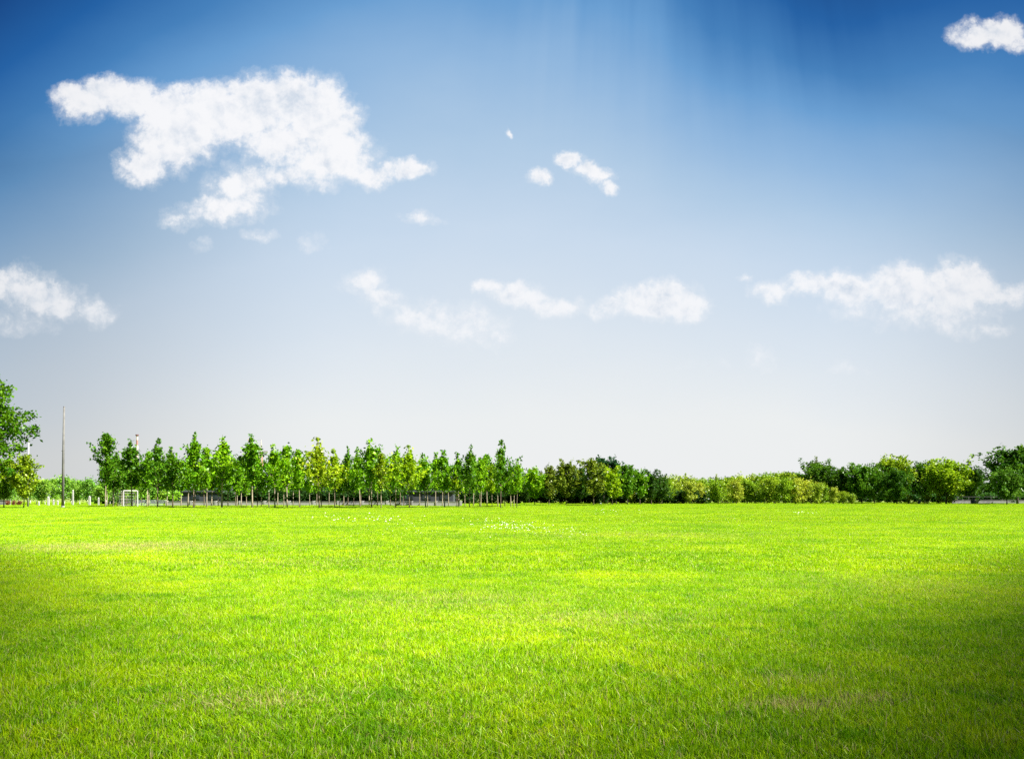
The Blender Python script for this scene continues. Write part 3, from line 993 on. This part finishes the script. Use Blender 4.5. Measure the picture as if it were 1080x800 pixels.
# blue-grey railing left of it
x0, x1 = X(128, d), X(175, d)
t = thing('railing', 'blue grey metal railing left of the low white wall, behind the goal frames', 'railing', ((x0 + x1) / 2, d, 0))
Lr = x1 - x0
for zz in (.15, 1.0):
    link('rail', MB().box((0, 0, zz), (Lr, .06, .07)).mesh('rail', M_rail), t)
b = MB()
nb = int(Lr / .16)
for k in range(nb):
    b.box((-Lr / 2 + (k + .5) * Lr / nb, 0, .575), (.05, .03, .76))
o = link('bars', b.mesh('bars', M_rail), t)
for k in range(5):
    link('railing_post', MB().box((-Lr / 2 + k * Lr / 4, .08, .55), (.10, .09, 1.2)).mesh('railing_post', M_white), t)
# white posts of the far fence at the left
ML = [(51, 524), (56.5, 527), (61, 528), (77, 517), (94.5, 523.5), (104, 525), (41, 529), (112, 528)]
for i, (px, top) in enumerate(ML):
    d = 160
    h = Zp(top, d)
    wv = .30 if px in (94.5, 51) else .2
    t = thing('white_post', {77: 'tallest white post, behind and right of the tall pole', 94.5: 'thick white post between tall pole and the leftmost grove tree',
                             51: 'thick white post left of the tall pole'}.get(px, 'short white post at the foot of the light green trees'), 'post', (X(px, d), d, 0), group='white posts below the light green trees')
    link('shaft', MB().box((0, 0, h / 2 - .1), (wv, wv, h + .2)).mesh('shaft', M_white), t)
    link('cap', MB().tube([(0, 0, h), (0, 0, h + .12)], [wv * .72, wv * .2], 4).mesh('cap', M_white), t)
# grey wall at the left edge
def wall(px0, px1, d, top, mat, label, rail=False):
    x0, x1 = X(px0, d), X(px1, d)
    h = Zp(top, d)
    t = thing('stone_wall', label, 'wall', ((x0 + x1) / 2, d, 0))
    link('wall_body', MB().box((0, 0, h / 2 - .1), (x1 - x0, .3, h + .2)).mesh('wall_body', mat), t)
    link('coping', MB().box((0, 0, h + .05), (x1 - x0 + .1, .42, .1)).mesh('coping', M_conc), t)
    if rail:
        for k in range(9):
            link('rail_post', MB().box((-(x1 - x0) / 2 + (x1 - x0) * (k + .5) / 9, 0, h + .45), (.08, .08, .7)).mesh('rail_post', M_darkc), t)
        link('rail', MB().box((0, 0, h + .83), (x1 - x0, .1, .08)).mesh('rail', M_darkc), t)
wall(-30, 11, 165, 527.5, M_stone, 'short grey wall at the far left edge behind the small trees')
wall(1004, 1110, 214, 527.2, M_stone, 'long low grey wall with a dark rail at the right edge behind the trunks', True)
for px, lab in ((1026, 'pale stone pillar beside the gap, left end of the grey wall on the right'), (969.5, 'small pale post under the broad trees left of the large bright one')):
    t = thing('stone_pillar', lab, 'pillar', (X(px, 211), 211, 0))
    hh = 1.5 if px > 1000 else .8
    link('shaft', MB().box((0, 0, hh / 2 - .1), (.8 if px > 1000 else .35, .5, hh + .2)).mesh('shaft', M_conc), t)
    link('cap', MB().box((0, 0, hh + .07), (.95 if px > 1000 else .5, .65, .12)).mesh('cap', M_wall_white), t)

# long dark building glimpsed behind the grove
d = 225
x0, x1 = X(178, d), X(478, d)
hb = Zp(518.5, d)
t = thing('long_building', 'long low slate grey building glimpsed between the grove trunks', 'building', ((x0 + x1) / 2, d + 4, 0))
link('walls', MB().box((0, 0, hb / 2 - .1), (x1 - x0, 8, hb + .2)).mesh('walls', M_slate), t)
link('roof', MB().box((0, 0, hb + .19), (x1 - x0 + .8, 8.8, .34)).mesh('roof', M_roofg), t)
nw = 16
for k in range(nw):
    xx = -(x1 - x0) / 2 + (x1 - x0) * (k + .5) / nw
    w_ = link('window', MB().box((xx, -4.03, hb * .55), (2.3, .10, 1.3)).mesh('window', M_slate), t)
    link('pane', MB().box((xx, -4.09, hb * .55), (2.05, .06, 1.05)).mesh('pane', M_glass), w_)

# striped chimney
d = 700
t = thing('chimney', 'tall slim chimney with dark top and haze-paled red and white bands, left of the grove', 'chimney', (X(144.6, d), d, 0))
h = Zp(458, d)
r_ = lambda z: 1.25 - .6 * z / h
nb = 12
for k in range(nb):
    za, zb = h * k / nb, h * (k + 1) / nb
    if k == nb - 1:
        zb = h - 1.2
    link('band', MB().tube([(0, 0, za), (0, 0, zb)], [r_(za), r_(zb)], 16, k in (0,)).mesh('band', M_red if k % 2 == 0 else M_pink, False), t)
link('rim', MB().tube([(0, 0, h - 1.2), (0, 0, h - .9), (0, 0, h)], [r_(h), 1.25, 1.2], 16).mesh('rim', M_dkred), t)

# tower crane behind the grove
d = 600
t = thing('tower_crane', 'orange tower crane with raised jib behind the trees of the grove', 'crane', (X(275.5, d), d, 0))
h = Zp(478, d)
b = MB()
w_ = .8
for (sx, sy) in ((-1, -1), (1, -1), (1, 1), (-1, 1)):
    b.tube([(sx * w_, sy * w_, 0), (sx * w_, sy * w_, h)], [.16, .16], 5)
nz = 18
for k in range(nz):
    za, zb = h * k / nz, h * (k + 1) / nz
    s_ = 1 if k % 2 else -1
    for (ax, ay, bx, by) in ((-1, -1, 1, -1), (1, -1, 1, 1), (1, 1, -1, 1), (-1, 1, -1, -1)):
        b.tube([(ax * w_, ay * w_, za), (bx * w_, by * w_, zb)], [.10, .10], 4)
link('mast', b.mesh('mast', M_orange), t)
link('slewing_platform', MB().box((0, 0, h + .4), (2.6, 2.6, .8)).mesh('slewing_platform', M_red), t)
link('cab', MB().box((.2, -2.0, h + 1.6), (1.6, 1.4, 1.6)).mesh('cab', M_white), t)
ap = Zp(463.5, d)
b = MB()
for sx in (-1, 1):
    b.tube([(.6 * sx, 0, h + .8), (0, 0, ap)], [.20, .14], 5)
for k in range(5):
    zz = h + .8 + (ap - h - .8) * (k + .5) / 6
    ww = .6 * (1 - (k + .5) / 6)
    b.tube([(-ww, 0, zz), (ww, 0, zz)], [.08, .08], 4)
link('apex', b.mesh('apex', M_pink), t)
jx, jz = X(261.5, d) - X(275.5, d), Zp(464, d)
b = MB()
A0, A1 = Vector((0, 0, h + 1.0)), Vector((jx, 0, jz))
for (oy, oz) in ((-.55, 0), (.55, 0), (0, .9)):
    b.tube([A0 + Vector((0, oy, oz)), A1 + Vector((0, oy * .4, oz * .4))], [.17, .15], 5)
for k in range(14):
    p, q = A0.lerp(A1, k / 14), A0.lerp(A1, (k + 1) / 14)
    for oy in (-.5, .5):
        b.tube([p + Vector((0, oy, 0)), q + Vector((0, 0, .7))], [.08, .08], 4)
link('jib', b.mesh('jib', M_orange), t)
b = MB()
b.tube([Vector((0, 0, ap)), A0.lerp(A1, .85) + Vector((0, 0, .6))], [.05, .05], 4)
link('tie_rod', b.mesh('tie_rod', M_darkc), t)
link('counterweight', MB().box((3.0, 0, h + 1.0), (3.2, 1.6, 1.4)).mesh('counterweight', M_stone), t)

# ------------------------------------------------------------------ white flowers in the far grass
rs = np.random.default_rng(11)
b = MB()
bs = MB()
def flower(x, y, s):
    z = float(gz(x, y))
    hh = rs.uniform(.07, .13)
    bs.tube([(x, y, z), (x + rs.normal(0, .01), y, z + hh)], [.004, .003], 4, False)
    # a small domed head of petals
    n = 6
    c0 = len(b.v)
    b.v.append(Vector((x, y, z + hh + s * .35)))
    for k in range(n):
        w = 2 * math.pi * k / n
        b.v.append(Vector((x + math.cos(w) * s * .55, y + math.sin(w) * s * .55, z + hh)))
    for k in range(n):
        b.f.append([c0, c0 + 1 + k, c0 + 1 + (k + 1) % n])
    b.f.append([c0 + 1 + k for k in range(n)][::-1])
def patch(px, py, spx, spy, n, s=.075):
    for _ in range(n):
        y_ = rs.normal(py, spy)
        y_ = min(max(y_, 536), 590)
        d_ = CAM_H * F / (y_ - HY)
        flower(X(rs.normal(px, spx), d_), d_, s * rs.uniform(.35, 1.0) * d_ / 48)
patch(545, 558, 22, 3.0, 90)
patch(525, 553, 14, 3.0, 30)
patch(610, 562, 22, 2.5, 40, .06)
patch(400, 548, 22, 2.5, 26, .09)
patch(367, 549, 10, 2, 10, .09)
patch(430, 560, 60, 4, 30, .055)
patch(345, 546, 8, 1.5, 8, .08)
patch(640, 540, 20, 2, 16, .06)
patch(846, 541, 8, 1.5, 14, .07)
patch(700, 556, 110, 9, 40, .045)
patch(250, 560, 120, 10, 30, .045)
fl = link('white_flowers', b.mesh('white_flowers', M_flower))
fl['kind'] = 'stuff'
fl['label'] = 'scattered small white flower heads in the far grass'
fl['category'] = 'flowers'
st_ = link('flower_stems', bs.mesh('flower_stems', M_stem), fl)
st_['kind'] = 'stuff'
